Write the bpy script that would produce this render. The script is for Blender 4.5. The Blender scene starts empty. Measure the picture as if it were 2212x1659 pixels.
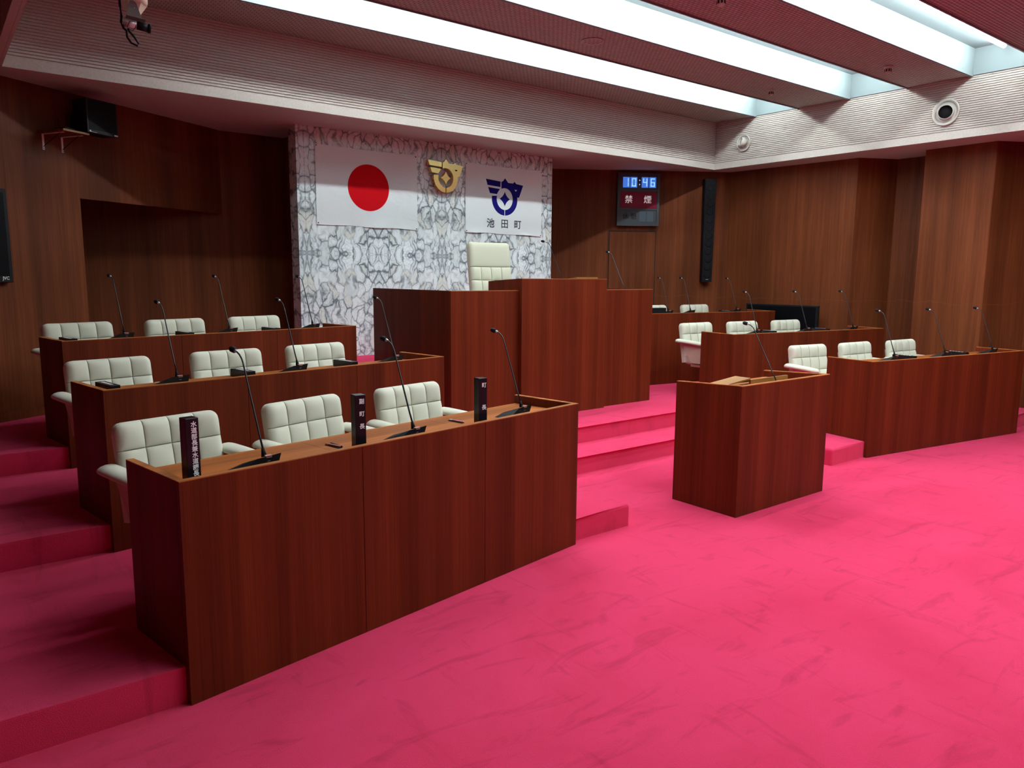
import bpy, bmesh, math, random
from mathutils import Vector, Matrix
random.seed(4)
S = bpy.context.scene
COL = S.collection
R_ = math.radians

# ------------------------------------------------------------------ camera, world, exposure
cam_d = bpy.data.cameras.new('camera')
cam = bpy.data.objects.new('camera', cam_d)
COL.objects.link(cam)
cam_d.sensor_width = 36.0
cam_d.lens = 1620.73 / 2212 * 36.0
cam_d.clip_start = 0.02
yaw, pitch, roll = R_(-37.86), R_(8.215), R_(-0.396)
fw = Vector((-math.sin(yaw) * math.cos(pitch), math.cos(yaw) * math.cos(pitch), -math.sin(pitch)))
xr = Vector((math.cos(yaw), math.sin(yaw), 0))
dn = fw.cross(xr)
ax = math.cos(roll) * xr + math.sin(roll) * dn
ay = -(-math.sin(roll) * xr + math.cos(roll) * dn)
cam.matrix_world = Matrix(((ax.x, ay.x, -fw.x, 0), (ax.y, ay.y, -fw.y, 0), (ax.z, ay.z, -fw.z, 1.62), (0, 0, 0, 1)))
S.camera = cam

w = bpy.data.worlds.new('world'); S.world = w; w.use_nodes = True
w.node_tree.nodes['Background'].inputs[0].default_value = (0.8, 0.9, 1.0, 1)
w.node_tree.nodes['Background'].inputs[1].default_value = 0.02
S.view_settings.view_transform = 'Standard'
S.view_settings.look = 'None'
S.view_settings.exposure = 0.0
S.view_settings.gamma = 1.0
S.view_settings.use_curve_mapping = False
TUBE_STRENGTH = 86.0

# ------------------------------------------------------------------ materials
def mat(name, col=(0.5, 0.5, 0.5), rough=0.5, metal=0.0, spec=0.5, emit=None, es=0.0, sheen=0.0, coat=0.0):
    m = bpy.data.materials.new(name); m.use_nodes = True
    b = m.node_tree.nodes['Principled BSDF']
    b.inputs['Base Color'].default_value = (*col, 1)
    b.inputs['Roughness'].default_value = rough
    b.inputs['Metallic'].default_value = metal
    b.inputs['Specular IOR Level'].default_value = spec
    if sheen:
        b.inputs['Sheen Weight'].default_value = sheen
        b.inputs['Sheen Roughness'].default_value = 0.5
    if coat:
        b.inputs['Coat Weight'].default_value = coat
        b.inputs['Coat Roughness'].default_value = 0.1
    if emit:
        b.inputs['Emission Color'].default_value = (*emit, 1)
        b.inputs['Emission Strength'].default_value = es
    return m

class NT:
    def __init__(s, m): s.t = m.node_tree; s.b = s.t.nodes['Principled BSDF']
    def n(s, typ, **kw):
        n = s.t.nodes.new(typ)
        for k, v in kw.items():
            if k in n.inputs: n.inputs[k].default_value = v
            else: setattr(n, k, v)
        return n
    def l(s, a, b): s.t.links.new(a, b)
    def coord(s, scale=(1, 1, 1), rot=(0, 0, 0), src='Object'):
        tc = s.n('ShaderNodeTexCoord'); mp = s.n('ShaderNodeMapping')
        mp.inputs['Scale'].default_value = scale; mp.inputs['Rotation'].default_value = rot
        s.l(tc.outputs[src], mp.inputs['Vector']); return mp.outputs[0]
    def noise(s, vec, scale=1.0, detail=4.0, rough=0.6, dist=0.0):
        n = s.n('ShaderNodeTexNoise'); n.inputs['Scale'].default_value = scale
        n.inputs['Detail'].default_value = detail; n.inputs['Roughness'].default_value = rough
        n.inputs['Distortion'].default_value = dist
        s.l(vec, n.inputs['Vector']); return n.outputs[0]
    def ramp(s, fac, stops):
        r = s.n('ShaderNodeValToRGB'); e = r.color_ramp.elements
        while len(e) < len(stops): e.new(0.5)
        for i, (p, c) in enumerate(stops):
            e[i].position = p; e[i].color = (*c, 1) if len(c) == 3 else c
        s.l(fac, r.inputs[0]); return r.outputs[0]
    def mix(s, fac, a, b, mode='MIX'):
        m = s.n('ShaderNodeMix', data_type='RGBA', blend_type=mode)
        for i, v in ((0, fac), (6, a), (7, b)):
            if hasattr(v, 'is_output'): s.l(v, m.inputs[i])
            else: m.inputs[i].default_value = v if i == 0 else (*v, 1)
        return m.outputs[2]
    def math(s, op, a, b=0.0):
        m = s.n('ShaderNodeMath', operation=op)
        for i, v in ((0, a), (1, b)):
            if hasattr(v, 'is_output'): s.l(v, m.inputs[i])
            else: m.inputs[i].default_value = v
        return m.outputs[0]
    def bump(s, h, st=0.2, d=0.01):
        b = s.n('ShaderNodeBump'); b.inputs['Strength'].default_value = st; b.inputs['Distance'].default_value = d
        s.l(h, b.inputs['Height']); s.l(b.outputs[0], s.b.inputs['Normal'])
    def col(s, c): s.l(c, s.b.inputs['Base Color'])

def wood(name, dark, mid, light, grain='z', band=5.0, fine=110.0, rough=0.42, spec=0.35, seam=None):
    m = mat(name, mid, rough, spec=spec); t = NT(m)
    def sc(f, g): return {'z': (f, f, g), 'x': (g, f, f), 'y': (f, g, f)}[grain]
    f1 = t.noise(t.coord(sc(fine, 1.6)), 1.0, 5.0, 0.75)
    f2 = t.noise(t.coord(sc(band, 0.12)), 1.0, 2.0, 0.5, 0.3)
    f3 = t.noise(t.coord(sc(fine * 0.22, 0.5)), 1.0, 3.0, 0.6, 0.4)
    c1 = t.ramp(f1, [(0.28, dark), (0.5, mid), (0.75, light)])
    c2 = t.ramp(f2, [(0.35, (0.72, 0.70, 0.68)), (0.62, (1.12, 1.12, 1.12))])
    c3 = t.ramp(f3, [(0.35, (0.85, 0.83, 0.82)), (0.65, (1.1, 1.1, 1.1))])
    c = t.mix(1.0, t.mix(1.0, c1, c2, 'MULTIPLY'), c3, 'MULTIPLY')
    if seam:  # joint between veneer sheets at a set height
        tc = t.n('ShaderNodeTexCoord'); sp = t.n('ShaderNodeSeparateXYZ'); t.l(tc.outputs['Object'], sp.inputs[0])
        stp = t.noise(t.coord((3.0, 3.0, 0.0)), 1.0, 0.0)
        h = t.math('ADD', sp.outputs[2], t.math('MULTIPLY', t.math('SNAP', stp, 0.12), 0.10))
        d = t.math('ABSOLUTE', t.math('SUBTRACT', h, seam + 0.05))
        c = t.mix(t.math('MULTIPLY', t.math('LESS_THAN', d, 0.007), 0.35), c, light)
    t.col(c); t.bump(f1, 0.05, 0.002)
    return m

WOOD_WALL = wood('teak_wall_veneer', (0.112, 0.0275, 0.0088), (0.148, 0.038, 0.0122), (0.185, 0.050, 0.017), 'z', 4.0, 70, 0.5, 0.15, seam=1.33)
WOOD_PANEL = wood('teak_wall_veneer_plain', (0.112, 0.0275, 0.0088), (0.148, 0.038, 0.0122), (0.185, 0.050, 0.017), 'z', 4.0, 70, 0.5, 0.15)
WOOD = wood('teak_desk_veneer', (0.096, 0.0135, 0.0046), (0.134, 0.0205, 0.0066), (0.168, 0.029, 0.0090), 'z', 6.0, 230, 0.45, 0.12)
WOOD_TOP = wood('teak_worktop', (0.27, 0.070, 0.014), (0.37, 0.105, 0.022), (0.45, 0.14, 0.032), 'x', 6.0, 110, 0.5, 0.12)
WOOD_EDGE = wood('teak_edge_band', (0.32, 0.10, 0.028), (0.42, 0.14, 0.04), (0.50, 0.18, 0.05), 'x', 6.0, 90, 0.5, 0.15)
WOOD_PALE = wood('pale_board', (0.26, 0.11, 0.028), (0.33, 0.145, 0.038), (0.40, 0.19, 0.05), 'x', 6.0, 90, 0.4, 0.3)
DARK_GAP = mat('dark_joint', (0.012, 0.006, 0.004), 0.8)

CARPET = mat('crimson_carpet', (0.7, 0.04, 0.14), 0.95, spec=0.0, sheen=0.16)
CARPET.node_tree.nodes['Principled BSDF'].inputs['Sheen Tint'].default_value = (1.0, 0.62, 0.76, 1)
t = NT(CARPET)
n1 = t.noise(t.coord((1.0, 1.0, 1.0)), 0.9, 5.0, 0.62, 0.6)
n2 = t.noise(t.coord((1.6, 6.0, 1.0), (0, 0, 0.6)), 1.3, 4.0, 0.6, 1.2)
n4 = t.noise(t.coord((7.0, 1.4, 1.0), (0, 0, -0.25)), 1.2, 4.0, 0.6, 0.8)
n3 = t.noise(t.coord((1, 1, 1)), 260.0, 2.0, 0.6)
base = t.ramp(n1, [(0.30, (0.60, 0.026, 0.085)), (0.55, (0.69, 0.038, 0.118))])
st = t.ramp(n2, [(0.27, (0.76, 0.68, 0.70)), (0.44, (1, 1, 1))])
st2 = t.ramp(n4, [(0.27, (0.80, 0.72, 0.74)), (0.42, (1, 1, 1))])
pile = t.ramp(n3, [(0.3, (0.90, 0.88, 0.88)), (0.7, (1.06, 1.06, 1.06))])
t.col(t.mix(1.0, t.mix(1.0, t.mix(1.0, base, st, 'MULTIPLY'), st2, 'MULTIPLY'), pile, 'MULTIPLY'))
t.bump(n3, 0.5, 0.004)

def marble():
    m = mat('arabescato_marble', (0.7, 0.7, 0.7), 0.16, spec=0.5); t = NT(m)
    tc = t.n('ShaderNodeTexCoord'); sp = t.n('ShaderNodeSeparateXYZ'); t.l(tc.outputs['Object'], sp.inputs[0])
    # slabs are book-matched: the pattern mirrors about every 0.83 m joint
    px = t.math('PINGPONG', t.math('SUBTRACT', sp.outputs[0], 0.085), 0.83)
    pz = t.math('PINGPONG', sp.outputs[2], 0.92)
    cb = t.n('ShaderNodeCombineXYZ'); t.l(px, cb.inputs[0]); t.l(sp.outputs[1], cb.inputs[1]); t.l(pz, cb.inputs[2])
    wn = t.n('ShaderNodeTexNoise'); wn.inputs['Scale'].default_value = 4.0; wn.inputs['Detail'].default_value = 3.0; wn.inputs['Roughness'].default_value = 0.55
    t.l(cb.outputs[0], wn.inputs['Vector'])
    vm = t.n('ShaderNodeVectorMath', operation='MULTIPLY_ADD')
    t.l(wn.outputs[1], vm.inputs[0]); vm.inputs[1].default_value = (0.22, 0.2, 0.34); t.l(cb.outputs[0], vm.inputs[2])
    def vor(sx, sz, feat):
        mp = t.n('ShaderNodeMapping'); mp.inputs['Scale'].default_value = (sx, 1.0, sz); t.l(vm.outputs[0], mp.inputs[0])
        mp.inputs['Rotation'].default_value = (0, 0.25, 0)
        v = t.n('ShaderNodeTexVoronoi', feature=feat); v.inputs['Scale'].default_value = 1.0
        t.l(mp.outputs[0], v.inputs['Vector']); return v
    e1 = t.ramp(vor(12.5, 7.0, 'DISTANCE_TO_EDGE').outputs[0], [(0.0, (1, 1, 1)), (0.03, (0.85, 0.85, 0.85)), (0.075, (0.26, 0.26, 0.26)), (0.18, (0, 0, 0))])
    e2 = t.ramp(vor(24, 13, 'DISTANCE_TO_EDGE').outputs[0], [(0.0, (1, 1, 1)), (0.07, (0, 0, 0))])
    patch = t.ramp(t.noise(cb.outputs[0], 5.0, 3.0, 0.6, 1.2), [(0.36, (0.16, 0.16, 0.16)), (0.47, (0.7, 0.7, 0.7)), (0.58, (1, 1, 1))])
    cell = t.ramp(vor(12.5, 7.0, 'F1').outputs[1], [(0.25, (0.80, 0.86, 0.87)), (0.60, (0.72, 0.79, 0.81)), (0.85, (0.72, 0.75, 0.70))])
    c = t.mix(t.math('MULTIPLY', e1, t.math('MULTIPLY', patch, 0.92)), cell, (0.050, 0.072, 0.095))
    c = t.mix(t.math('MULTIPLY', e2, t.math('MULTIPLY', patch, 0.55)), c, (0.20, 0.24, 0.29))
    t.col(c); return m
MARBLE = marble()

PLASTER = mat('ribbed_plaster', (0.60, 0.54, 0.50), 0.85, spec=0.15)
t = NT(PLASTER); nn = t.noise(t.coord((1, 1, 1)), 60.0, 3.0)
t.col(t.ramp(nn, [(0.3, (0.46, 0.415, 0.375)), (0.7, (0.56, 0.505, 0.46))])); t.bump(nn, 0.25, 0.004)
SOFFIT = mat('soffit_plaster', (0.48, 0.46, 0.43), 0.85, spec=0.15)
CEIL = mat('honeycomb_ceiling_board', (0.42, 0.22, 0.21), 0.8, spec=0.15)
t = NT(CEIL)
bt = t.n('ShaderNodeTexBrick'); t.l(t.coord((1, 1, 1)), bt.inputs['Vector'])
for k, v in (('Scale', 1.0), ('Mortar Size', 0.0042), ('Mortar Smooth', 0.6), ('Brick Width', 0.052), ('Row Height', 0.030)): bt.inputs[k].default_value = v
bt.inputs['Color1'].default_value = (0.36, 0.36, 0.33, 1); bt.inputs['Color2'].default_value = (0.42, 0.41, 0.38, 1); bt.inputs['Mortar'].default_value = (0.13, 0.11, 0.10, 1)
t.col(bt.outputs[0]); t.bump(t.math('SUBTRACT', 1.0, bt.outputs[1]), 0.6, 0.006)
TROUGH = mat('white_enamel', (0.22, 0.262, 0.268), 0.6, spec=0.2)
TUBE = mat('lamp_tube', (1, 1, 1), 0.4, emit=(0.86, 0.985, 1.0), es=TUBE_STRENGTH)
GAPGREY = mat('grey_trim', (0.16, 0.17, 0.17), 0.5)

def fabric(name, col, weave=420.0):
    m = mat(name, col, 0.9, spec=0.15, sheen=0.15); t = NT(m)
    a = t.n('ShaderNodeTexWave', wave_type='BANDS', bands_direction='DIAGONAL'); t.l(t.coord((1, 1, 1)), a.inputs['Vector'])
    a.inputs['Scale'].default_value = weave / 2; a.inputs['Distortion'].default_value = 1.0
    d = tuple(x * 0.86 for x in col)
    t.col(t.mix(a.outputs[1], col, d)); t.bump(a.outputs[1], 0.18, 0.001); return m
FAB = fabric('cream_chair_fabric', (0.66, 0.625, 0.51))
FAB_BIG = fabric('ivory_chair_fabric', (0.60, 0.575, 0.45))
SHELL = mat('chair_shell', (0.50, 0.38, 0.30), 0.6)
SEAMC = mat('seam_line', (0.22, 0.22, 0.17), 0.9)  # darker tone for the narrow faces along the upholstery seams
CHROME = mat('brushed_metal', (0.5, 0.5, 0.5), 0.3, 1.0)
BLACK = mat('black_plastic', (0.010, 0.010, 0.012), 0.5, spec=0.2)
BLACKM = mat('black_matte', (0.008, 0.007, 0.009), 0.7, spec=0.15)
MIC_STEM = mat('gooseneck_black', (0.02, 0.02, 0.022), 0.35, 0.3)
SILVER = mat('silver', (0.62, 0.60, 0.62), 0.35, 0.6)
REDLED = mat('indicator', (0.55, 0.25, 0.25), 0.4)
WHITE = mat('white_paint', (0.88, 0.88, 0.90), 0.6)
PAPER = mat('paper', (0.75, 0.75, 0.74), 0.8)
LACQ = mat('black_lacquer', (0.010, 0.007, 0.011), 0.25, spec=0.3)
FLAG = mat('flag_cloth', (0.74, 0.79, 0.80), 0.85, spec=0.1)
t = NT(FLAG); t.bump(t.noise(t.coord((3, 1, 5)), 1.2, 3.0, 0.5, 1.5), 0.25, 0.02)
RED = mat('flag_red', (0.60, 0.004, 0.010), 0.85, spec=0.1)
NAVY = mat('flag_navy', (0.010, 0.008, 0.16), 0.85, spec=0.1)
INK = mat('ink', (0.008, 0.012, 0.03), 0.8)
GOLD = mat('polished_brass', (0.80, 0.53, 0.21), 0.14, 1.0)
CREAM = mat('cream_plastic', (0.72, 0.66, 0.52), 0.35)
GREYM = mat('grey_metal', (0.26, 0.28, 0.28), 0.5, 0.5)
SCREEN = mat('dark_screen', (0.003, 0.003, 0.004), 0.5, spec=0.1)
BLUELIT = mat('clock_lit_cell', (0.05, 0.1, 0.3), 0.5, emit=(0.07, 0.22, 0.85), es=0.75)
DIGIT = mat('clock_digit', (0.5, 0.8, 1), 0.5, emit=(0.30, 0.68, 1.0), es=1.0)
REDSIGN = mat('red_sign_face', (0.22, 0.004, 0.03), 0.4, spec=0.2)
SIGNLIT = mat('sign_letters', (0.8, 0.8, 0.8), 0.5, emit=(1.0, 0.85, 0.88), es=0.45)
CLK = mat('clock_housing', (0.045, 0.052, 0.06), 0.5)
CELLOFF = mat('unlit_cell', (0.06, 0.085, 0.11), 0.4)
VENTM = mat('vent_white', (0.44, 0.40, 0.36), 0.5)
PINK = mat('pink_plastic', (0.75, 0.35, 0.38), 0.5)
ORANGE = mat('orange_plastic', (0.85, 0.35, 0.12), 0.5)
LEATHER = mat('black_binder', (0.012, 0.012, 0.013), 0.5)

# ------------------------------------------------------------------ mesh helpers
class MB:
    def __init__(s): s.bm = bmesh.new(); s.mats = []
    def mi(s, m):
        if m not in s.mats: s.mats.append(m)
        return s.mats.index(m)
    def _fin(s, faces, m):
        i = s.mi(m)
        for f in faces: f.material_index = i
    def box(s, x0, x1, y0, y1, z0, z1, m, M=None, bev=0.0, seg=2):
        r = bmesh.ops.create_cube(s.bm, size=1.0)
        vs = r['verts']
        for v in vs:
            v.co = Vector(((x0 + x1) / 2 + v.co.x * (x1 - x0), (y0 + y1) / 2 + v.co.y * (y1 - y0), (z0 + z1) / 2 + v.co.z * (z1 - z0)))
        fs = set(f for v in vs for f in v.link_faces)
        s._fin(fs, m)
        if bev > 0:
            es = set(e for v in vs for e in v.link_edges)
            r2 = bmesh.ops.bevel(s.bm, geom=list(es), offset=bev, segments=seg, profile=0.5, affect='EDGES')
            vs = list({v for f in r2['faces'] for v in f.verts} | {v for v in vs if v.is_valid})
            s._fin(r2['faces'], m)
        if M is not None: bmesh.ops.transform(s.bm, matrix=M, verts=vs)
        return vs
    def poly(s, pts, z0, z1, m, M=None):
        """prism of plan outline pts (x,y) from z0 to z1"""
        a = [s.bm.verts.new((p[0], p[1], z0)) for p in pts]; b = [s.bm.verts.new((p[0], p[1], z1)) for p in pts]
        n = len(pts); fs = [s.bm.faces.new(b), s.bm.faces.new(a[::-1])]
        for i in range(n): fs.append(s.bm.faces.new((a[i], a[(i + 1) % n], b[(i + 1) % n], b[i])))
        s._fin(fs, m)
        if M is not None: bmesh.ops.transform(s.bm, matrix=M, verts=a + b)
        return a + b
    def prof(s, pts, y0, y1, m, M=None):
        """outline pts (x,z) extruded along y"""
        a = [s.bm.verts.new((p[0], y0, p[1])) for p in pts]; b = [s.bm.verts.new((p[0], y1, p[1])) for p in pts]
        n = len(pts); fs = [s.bm.faces.new(a), s.bm.faces.new(b[::-1])]
        for i in range(n): fs.append(s.bm.faces.new((a[(i + 1) % n], a[i], b[i], b[(i + 1) % n])))
        s._fin(fs, m)
        if M is not None: bmesh.ops.transform(s.bm, matrix=M, verts=a + b)
        return a + b
    def tube(s, pts, rad, m, seg=8, caps=True):
        pts = [Vector(p) for p in pts]; rings = []
        rad = rad if isinstance(rad, (list, tuple)) else [rad] * len(pts)
        up = Vector((0, 0, 1))
        for i, p in enumerate(pts):
            d = (pts[min(i + 1, len(pts) - 1)] - pts[max(i - 1, 0)]).normalized()
            u = d.cross(up); 
            if u.length < 1e-3: u = d.cross(Vector((1, 0, 0)))
            u.normalize(); v = d.cross(u)
            rings.append([s.bm.verts.new(p + rad[i] * (math.cos(a) * u + math.sin(a) * v)) for a in [2 * math.pi * k / seg for k in range(seg)]])
        fs = []
        for a, b in zip(rings, rings[1:]):
            for k in range(seg): fs.append(s.bm.faces.new((a[k], b[k], b[(k + 1) % seg], a[(k + 1) % seg])))
        if caps:
            fs.append(s.bm.faces.new(rings[0])); fs.append(s.bm.faces.new(rings[-1][::-1]))
        for f in fs: f.smooth = True
        s._fin(fs, m)
        return [v for r in rings for v in r]
    def lathe(s, prof, m, seg=24, M=None, smooth=True):
        """profile (r,z) turned about z"""
        rings = [[s.bm.verts.new((r * math.cos(2 * math.pi * k / seg), r * math.sin(2 * math.pi * k / seg), z)) for k in range(seg)] for r, z in prof]
        fs = []
        for a, b in zip(rings, rings[1:]):
            for k in range(seg): fs.append(s.bm.faces.new((a[k], a[(k + 1) % seg], b[(k + 1) % seg], b[k])))
        if prof[0][0] > 1e-4: fs.append(s.bm.faces.new(rings[0][::-1]))
        if prof[-1][0] > 1e-4: fs.append(s.bm.faces.new(rings[-1]))
        for f in fs: f.smooth = smooth
        s._fin(fs, m); vs = [v for r in rings for v in r]
        if M is not None: bmesh.ops.transform(s.bm, matrix=M, verts=vs)
        return vs
    def build(s, name, parent=None, smooth_angle=None):
        bmesh.ops.remove_doubles(s.bm, verts=s.bm.verts, dist=1e-5)
        bmesh.ops.recalc_face_normals(s.bm, faces=s.bm.faces)
        me = bpy.data.meshes.new(name); s.bm.to_mesh(me); s.bm.free()
        for m in s.mats: me.materials.append(m)
        o = bpy.data.objects.new(name, me); COL.objects.link(o)
        if parent: o.parent = parent
        return o

def tag(o, label, cat, group=None, kind=None):
    if label: o['label'] = label
    if cat: o['category'] = cat
    if group: o['group'] = group
    if kind: o['kind'] = kind
    return o
def thing(name, label, cat, loc=(0, 0, 0), rz=0.0, group=None):
    o = bpy.data.objects.new(name, None); COL.objects.link(o); o.empty_display_size = 0.1
    o.location = loc; o.rotation_euler = (0, 0, rz); return tag(o, label, cat, group)
def struct(o): o['kind'] = 'structure'; return o
def kids(o): return [c for c in COL.objects if c.parent == o]
def dup(root, loc, rz, label=None, group=None):
    r = root.copy(); COL.objects.link(r); r.location = loc; r.rotation_euler = (0, 0, rz)
    if label: r['label'] = label
    if group: r['group'] = group
    for ch in kids(root):
        c = ch.copy(); COL.objects.link(c); c.parent = r
        for g in kids(ch):
            d = g.copy(); COL.objects.link(d); d.parent = c
    return r
def Wd(row, s, d, z=0.0):
    (ox, oy), an = row[0], R_(row[1])
    return Vector((ox + s * math.cos(an) - d * math.sin(an), oy + s * math.sin(an) + d * math.cos(an), z))

def text_mesh(name, body, size, m, M, parent, depth=0.001, bold=0.0, sx=1.0):
    """flat lettering: each character centred on its spot; M maps letter plane (x right, y up) into the parent"""
    c = bpy.data.curves.new(name, 'FONT'); c.body = body; c.size = size; c.extrude = depth; c.offset = bold
    c.align_x = 'CENTER'; c.align_y = 'CENTER'; c.resolution_u = 3
    o = bpy.data.objects.new('tmp', c); COL.objects.link(o); bpy.context.view_layer.update()
    me = bpy.data.meshes.new_from_object(o.evaluated_get(bpy.context.evaluated_depsgraph_get()))
    bpy.data.objects.remove(o); bpy.data.curves.remove(c)
    me.transform(M @ Matrix.Diagonal((sx, 1, 1, 1))); me.materials.clear(); me.materials.append(m)
    return me
def text_part(name, chars, size, m, parent, depth=0.001, bold=0.0, label=None):
    """chars = [(char, matrix)]; joined into one lettering mesh"""
    bm = bmesh.new()
    for ch, M in chars:
        me = text_mesh(name, ch, size, m, M, parent, depth, bold); bm.from_mesh(me); bpy.data.meshes.remove(me)
    me = bpy.data.meshes.new(name); bm.to_mesh(me); bm.free(); me.materials.append(m)
    o = bpy.data.objects.new(name, me); COL.objects.link(o); o.parent = parent
    if label: o['label'] = label
    return o
def face_front(x, y, z, ang=0.0):
    """letter plane standing upright facing -Y (rotated by ang), centred at x,y,z"""
    return Matrix.Translation((x, y, z)) @ Matrix.Rotation(ang, 4, 'Z') @ Matrix.Rotation(R_(90), 4, 'X')

ST = 0.147                      # height of one dais step
SOF, CEI = 3.12, 3.75           # soffit height, ceiling height
FX0, FX1, FY1 = 0.56, 8.95, 6.89   # raised part of the ceiling
FY0 = -4.2
L1 = ((0.667, 2.82), 9.8); L2 = ((0.680, 4.31), 9.8); L3 = ((0.690, 5.78), 9.8)
R1 = ((6.640, 3.283), -9.3); R2 = ((6.640, 4.770), -9.3); R3 = ((6.640, 6.25), -9.3)

# ------------------------------------------------------------------ floor and dais
b = MB(); b.box(-2.2, 10.6, -5.2, 8.9, -0.12, 0.0, CARPET); struct(b.build('floor'))
def tier(pts, z0, z1, name='floor'):
    b = MB(); b.poly(pts, z0, z1, CARPET)
    es = [e for e in b.bm.edges if (abs(e.verts[0].co.z - z1) < 1e-4 and abs(e.verts[1].co.z - z1) < 1e-4)
          or abs(e.verts[0].co.z - e.verts[1].co.z) > 0.01]
    r = bmesh.ops.bevel(b.bm, geom=es, offset=0.022, segments=4, profile=0.5, affect='EDGES')
    for f in b.bm.faces: f.smooth = False
    return struct(b.build(name))
def p2(row, s, d): v = Wd(row, s, d); return (v.x, v.y)
tier([(-2.0, 2.85), (0.63, 2.85), p2(L1, 0.02, 0.032), p2(L1, 2.355, 0.032), (3.02, 3.275), (3.535, 3.275), (3.535, 4.42), (6.10, 4.42), (6.10, 3.315),
      (6.62, 3.315), p2(R1, 0.02, 0.032), p2(R1, 2.42, 0.032), (9.02, 3.0), (10.3, 3.0), (10.3, 8.6), (-2.0, 8.6)], -0.02, ST)
tier([(-2.0, 4.345), (0.645, 4.345), p2(L2, 0.02, 0.032), p2(L2, 2.355, 0.032), (3.04, 4.79), (6.62, 4.81), p2(R2, 0.02, 0.032), p2(R2, 2.42, 0.032), (9.03, 4.5), (10.3, 4.5), (10.3, 8.6), (-2.0, 8.6)], ST - 0.02, 2 * ST)
tier([(-2.0, 5.815), (0.655, 5.815), p2(L3, 0.02, 0.032), p2(L3, 2.355, 0.032), (3.04, 6.25), (3.53, 6.25), (3.53, 6.6), (6.13, 6.6), (6.13, 6.28), (6.62, 6.28), p2(R3, 0.02, 0.032), p2(R3, 2.42, 0.032), (9.03, 5.98), (10.3, 5.98), (10.3, 8.6), (-2.0, 8.6)], 2 * ST - 0.02, 3 * ST)
tier([(3.56, 5.9), (6.10, 5.9), (6.10, 6.88), (6.60, 6.88), (6.60, 7.56), (3.06, 7.56), (3.06, 6.88), (3.56, 6.88)], 2 * ST - 0.02, 5 * ST)

# ------------------------------------------------------------------ walls
def wall(name, segs, m, z0=0.0, z1=3.3, th=0.12, extra=None):
    b = MB()
    for (x0, y0), (x1, y1) in segs:
        d = Vector((x1 - x0, y1 - y0, 0)); n = Vector((-d.y, d.x, 0)).normalized() * th
        b.poly([(x0, y0), (x1, y1), (x1 + n.x, y1 + n.y), (x0 + n.x, y0 + n.y)], z0, z1, m)
    if extra: extra(b)
    return struct(b.build(name))
LA = Vector((0.59, 7.214, 0)); LB = Vector((2.60, 8.415, 0)); Ld = (LB - LA).normalized(); Ln = Vector((-Ld.y, Ld.x, 0)); LAN = math.atan2(Ld.y, Ld.x)
def lw(s, d=0.0): v = LA + Ld * s + Ln * d; return (v.x, v.y)
# splayed left wall with a doorway cut under its lintel
def left_extra(b):
    b.poly([lw(-0.9), lw(0.617), lw(0.617, 0.045), lw(-0.9, 0.045)], 3 * ST - 0.01, SOF + 0.1, WOOD_PANEL)
    b.poly([lw(0.617), lw(2.32), lw(2.32, 0.045), lw(0.617, 0.045)], 2.255, SOF + 0.1, WOOD_PANEL)
wall('wall_left', [], WOOD_PANEL, extra=left_extra)
wall('wall_left', [((-1.6, -5.0), (-1.6, 7.1)), ((-1.6, 7.1), (-0.2, 6.75))], WOOD_PANEL, 0.0, SOF + 0.1)
wall('wall_back', [((9.0, 8.42), (-1.6, 8.42))][::-1], WOOD_PANEL, 0.0, SOF + 0.1, th=-0.12)
b = MB()
for (s0, s1) in ((-0.9, 0.617),):
    b.poly([lw(s0, -0.012), lw(s1, -0.012), lw(s1, 0.0), lw(s0, 0.0)], 3 * ST, 3 * ST + 0.075, WOOD_PANEL)
struct(b.build('baseboard_left'))
RA = Vector((7.05, 8.366, 0)); RB = Vector((9.341, 6.893, 0)); Rd = (RB - RA).normalized(); Rn = Vector((-Rd.y, Rd.x, 0)); RAN = math.atan2(Rd.y, Rd.x)
RO = Vector((7.146, 8.304, 0))
def rw(s, d=0.0): v = RO + Rd * s + Rn * d; return (v.x, v.y)
wall('wall_right', [((7.05, 8.366), (9.341, 6.893))], WOOD_WALL, 0.0, SOF + 0.1)
# pleated side wall: flat bays, splayed reveals and blocks
segs = [((9.341, 6.893), (9.43, 5.04)), ((9.43, 5.04), (9.92, 4.78)), ((9.92, 4.78), (9.92, 4.24)), ((9.92, 4.24), (9.475, 4.24)), ((9.455, 4.24), (9.43, 3.475)),
        ((9.43, 3.475), (9.92, 3.20)), ((9.92, 3.20), (9.92, 2.68)), ((9.92, 2.68), (9.475, 2.68)), ((9.45, 2.68), (9.45, -5.0))]
wall('wall_right', segs, WOOD_WALL, 0.0, SOF + 0.1, th=0.12)
wall('wall_front', [((9.6, -4.9), (-1.7, -4.9))], WOOD_PANEL, 0.0, 3.9)
# marble centre wall, book-matched slabs with fine joints
b = MB()
xs = [0.0, 0.085, 0.915, 1.745, 2.575, 3.405, 3.43]; zs = [5 * ST - 0.3, 1.34, 2.26, 3.18]
for i in range(len(xs) - 1):
    for j in range(3):
        b.box(xs[i] + 0.0012, xs[i + 1] - 0.0012, 0, 0.03, zs[j] + 0.0008, zs[j + 1] - 0.0008, MARBLE)
b.box(0.004, 3.426, 0.006, 0.20, zs[0], zs[-1], MARBLE)
o = b.build('wall_marble'); o.location = (3.08, 7.56, 0); struct(o)
b = MB(); b.box(3.30, 6.30, 7.765, 8.40, 0.4, 3.18, WOOD_PANEL); struct(b.build('wall_back'))

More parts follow.
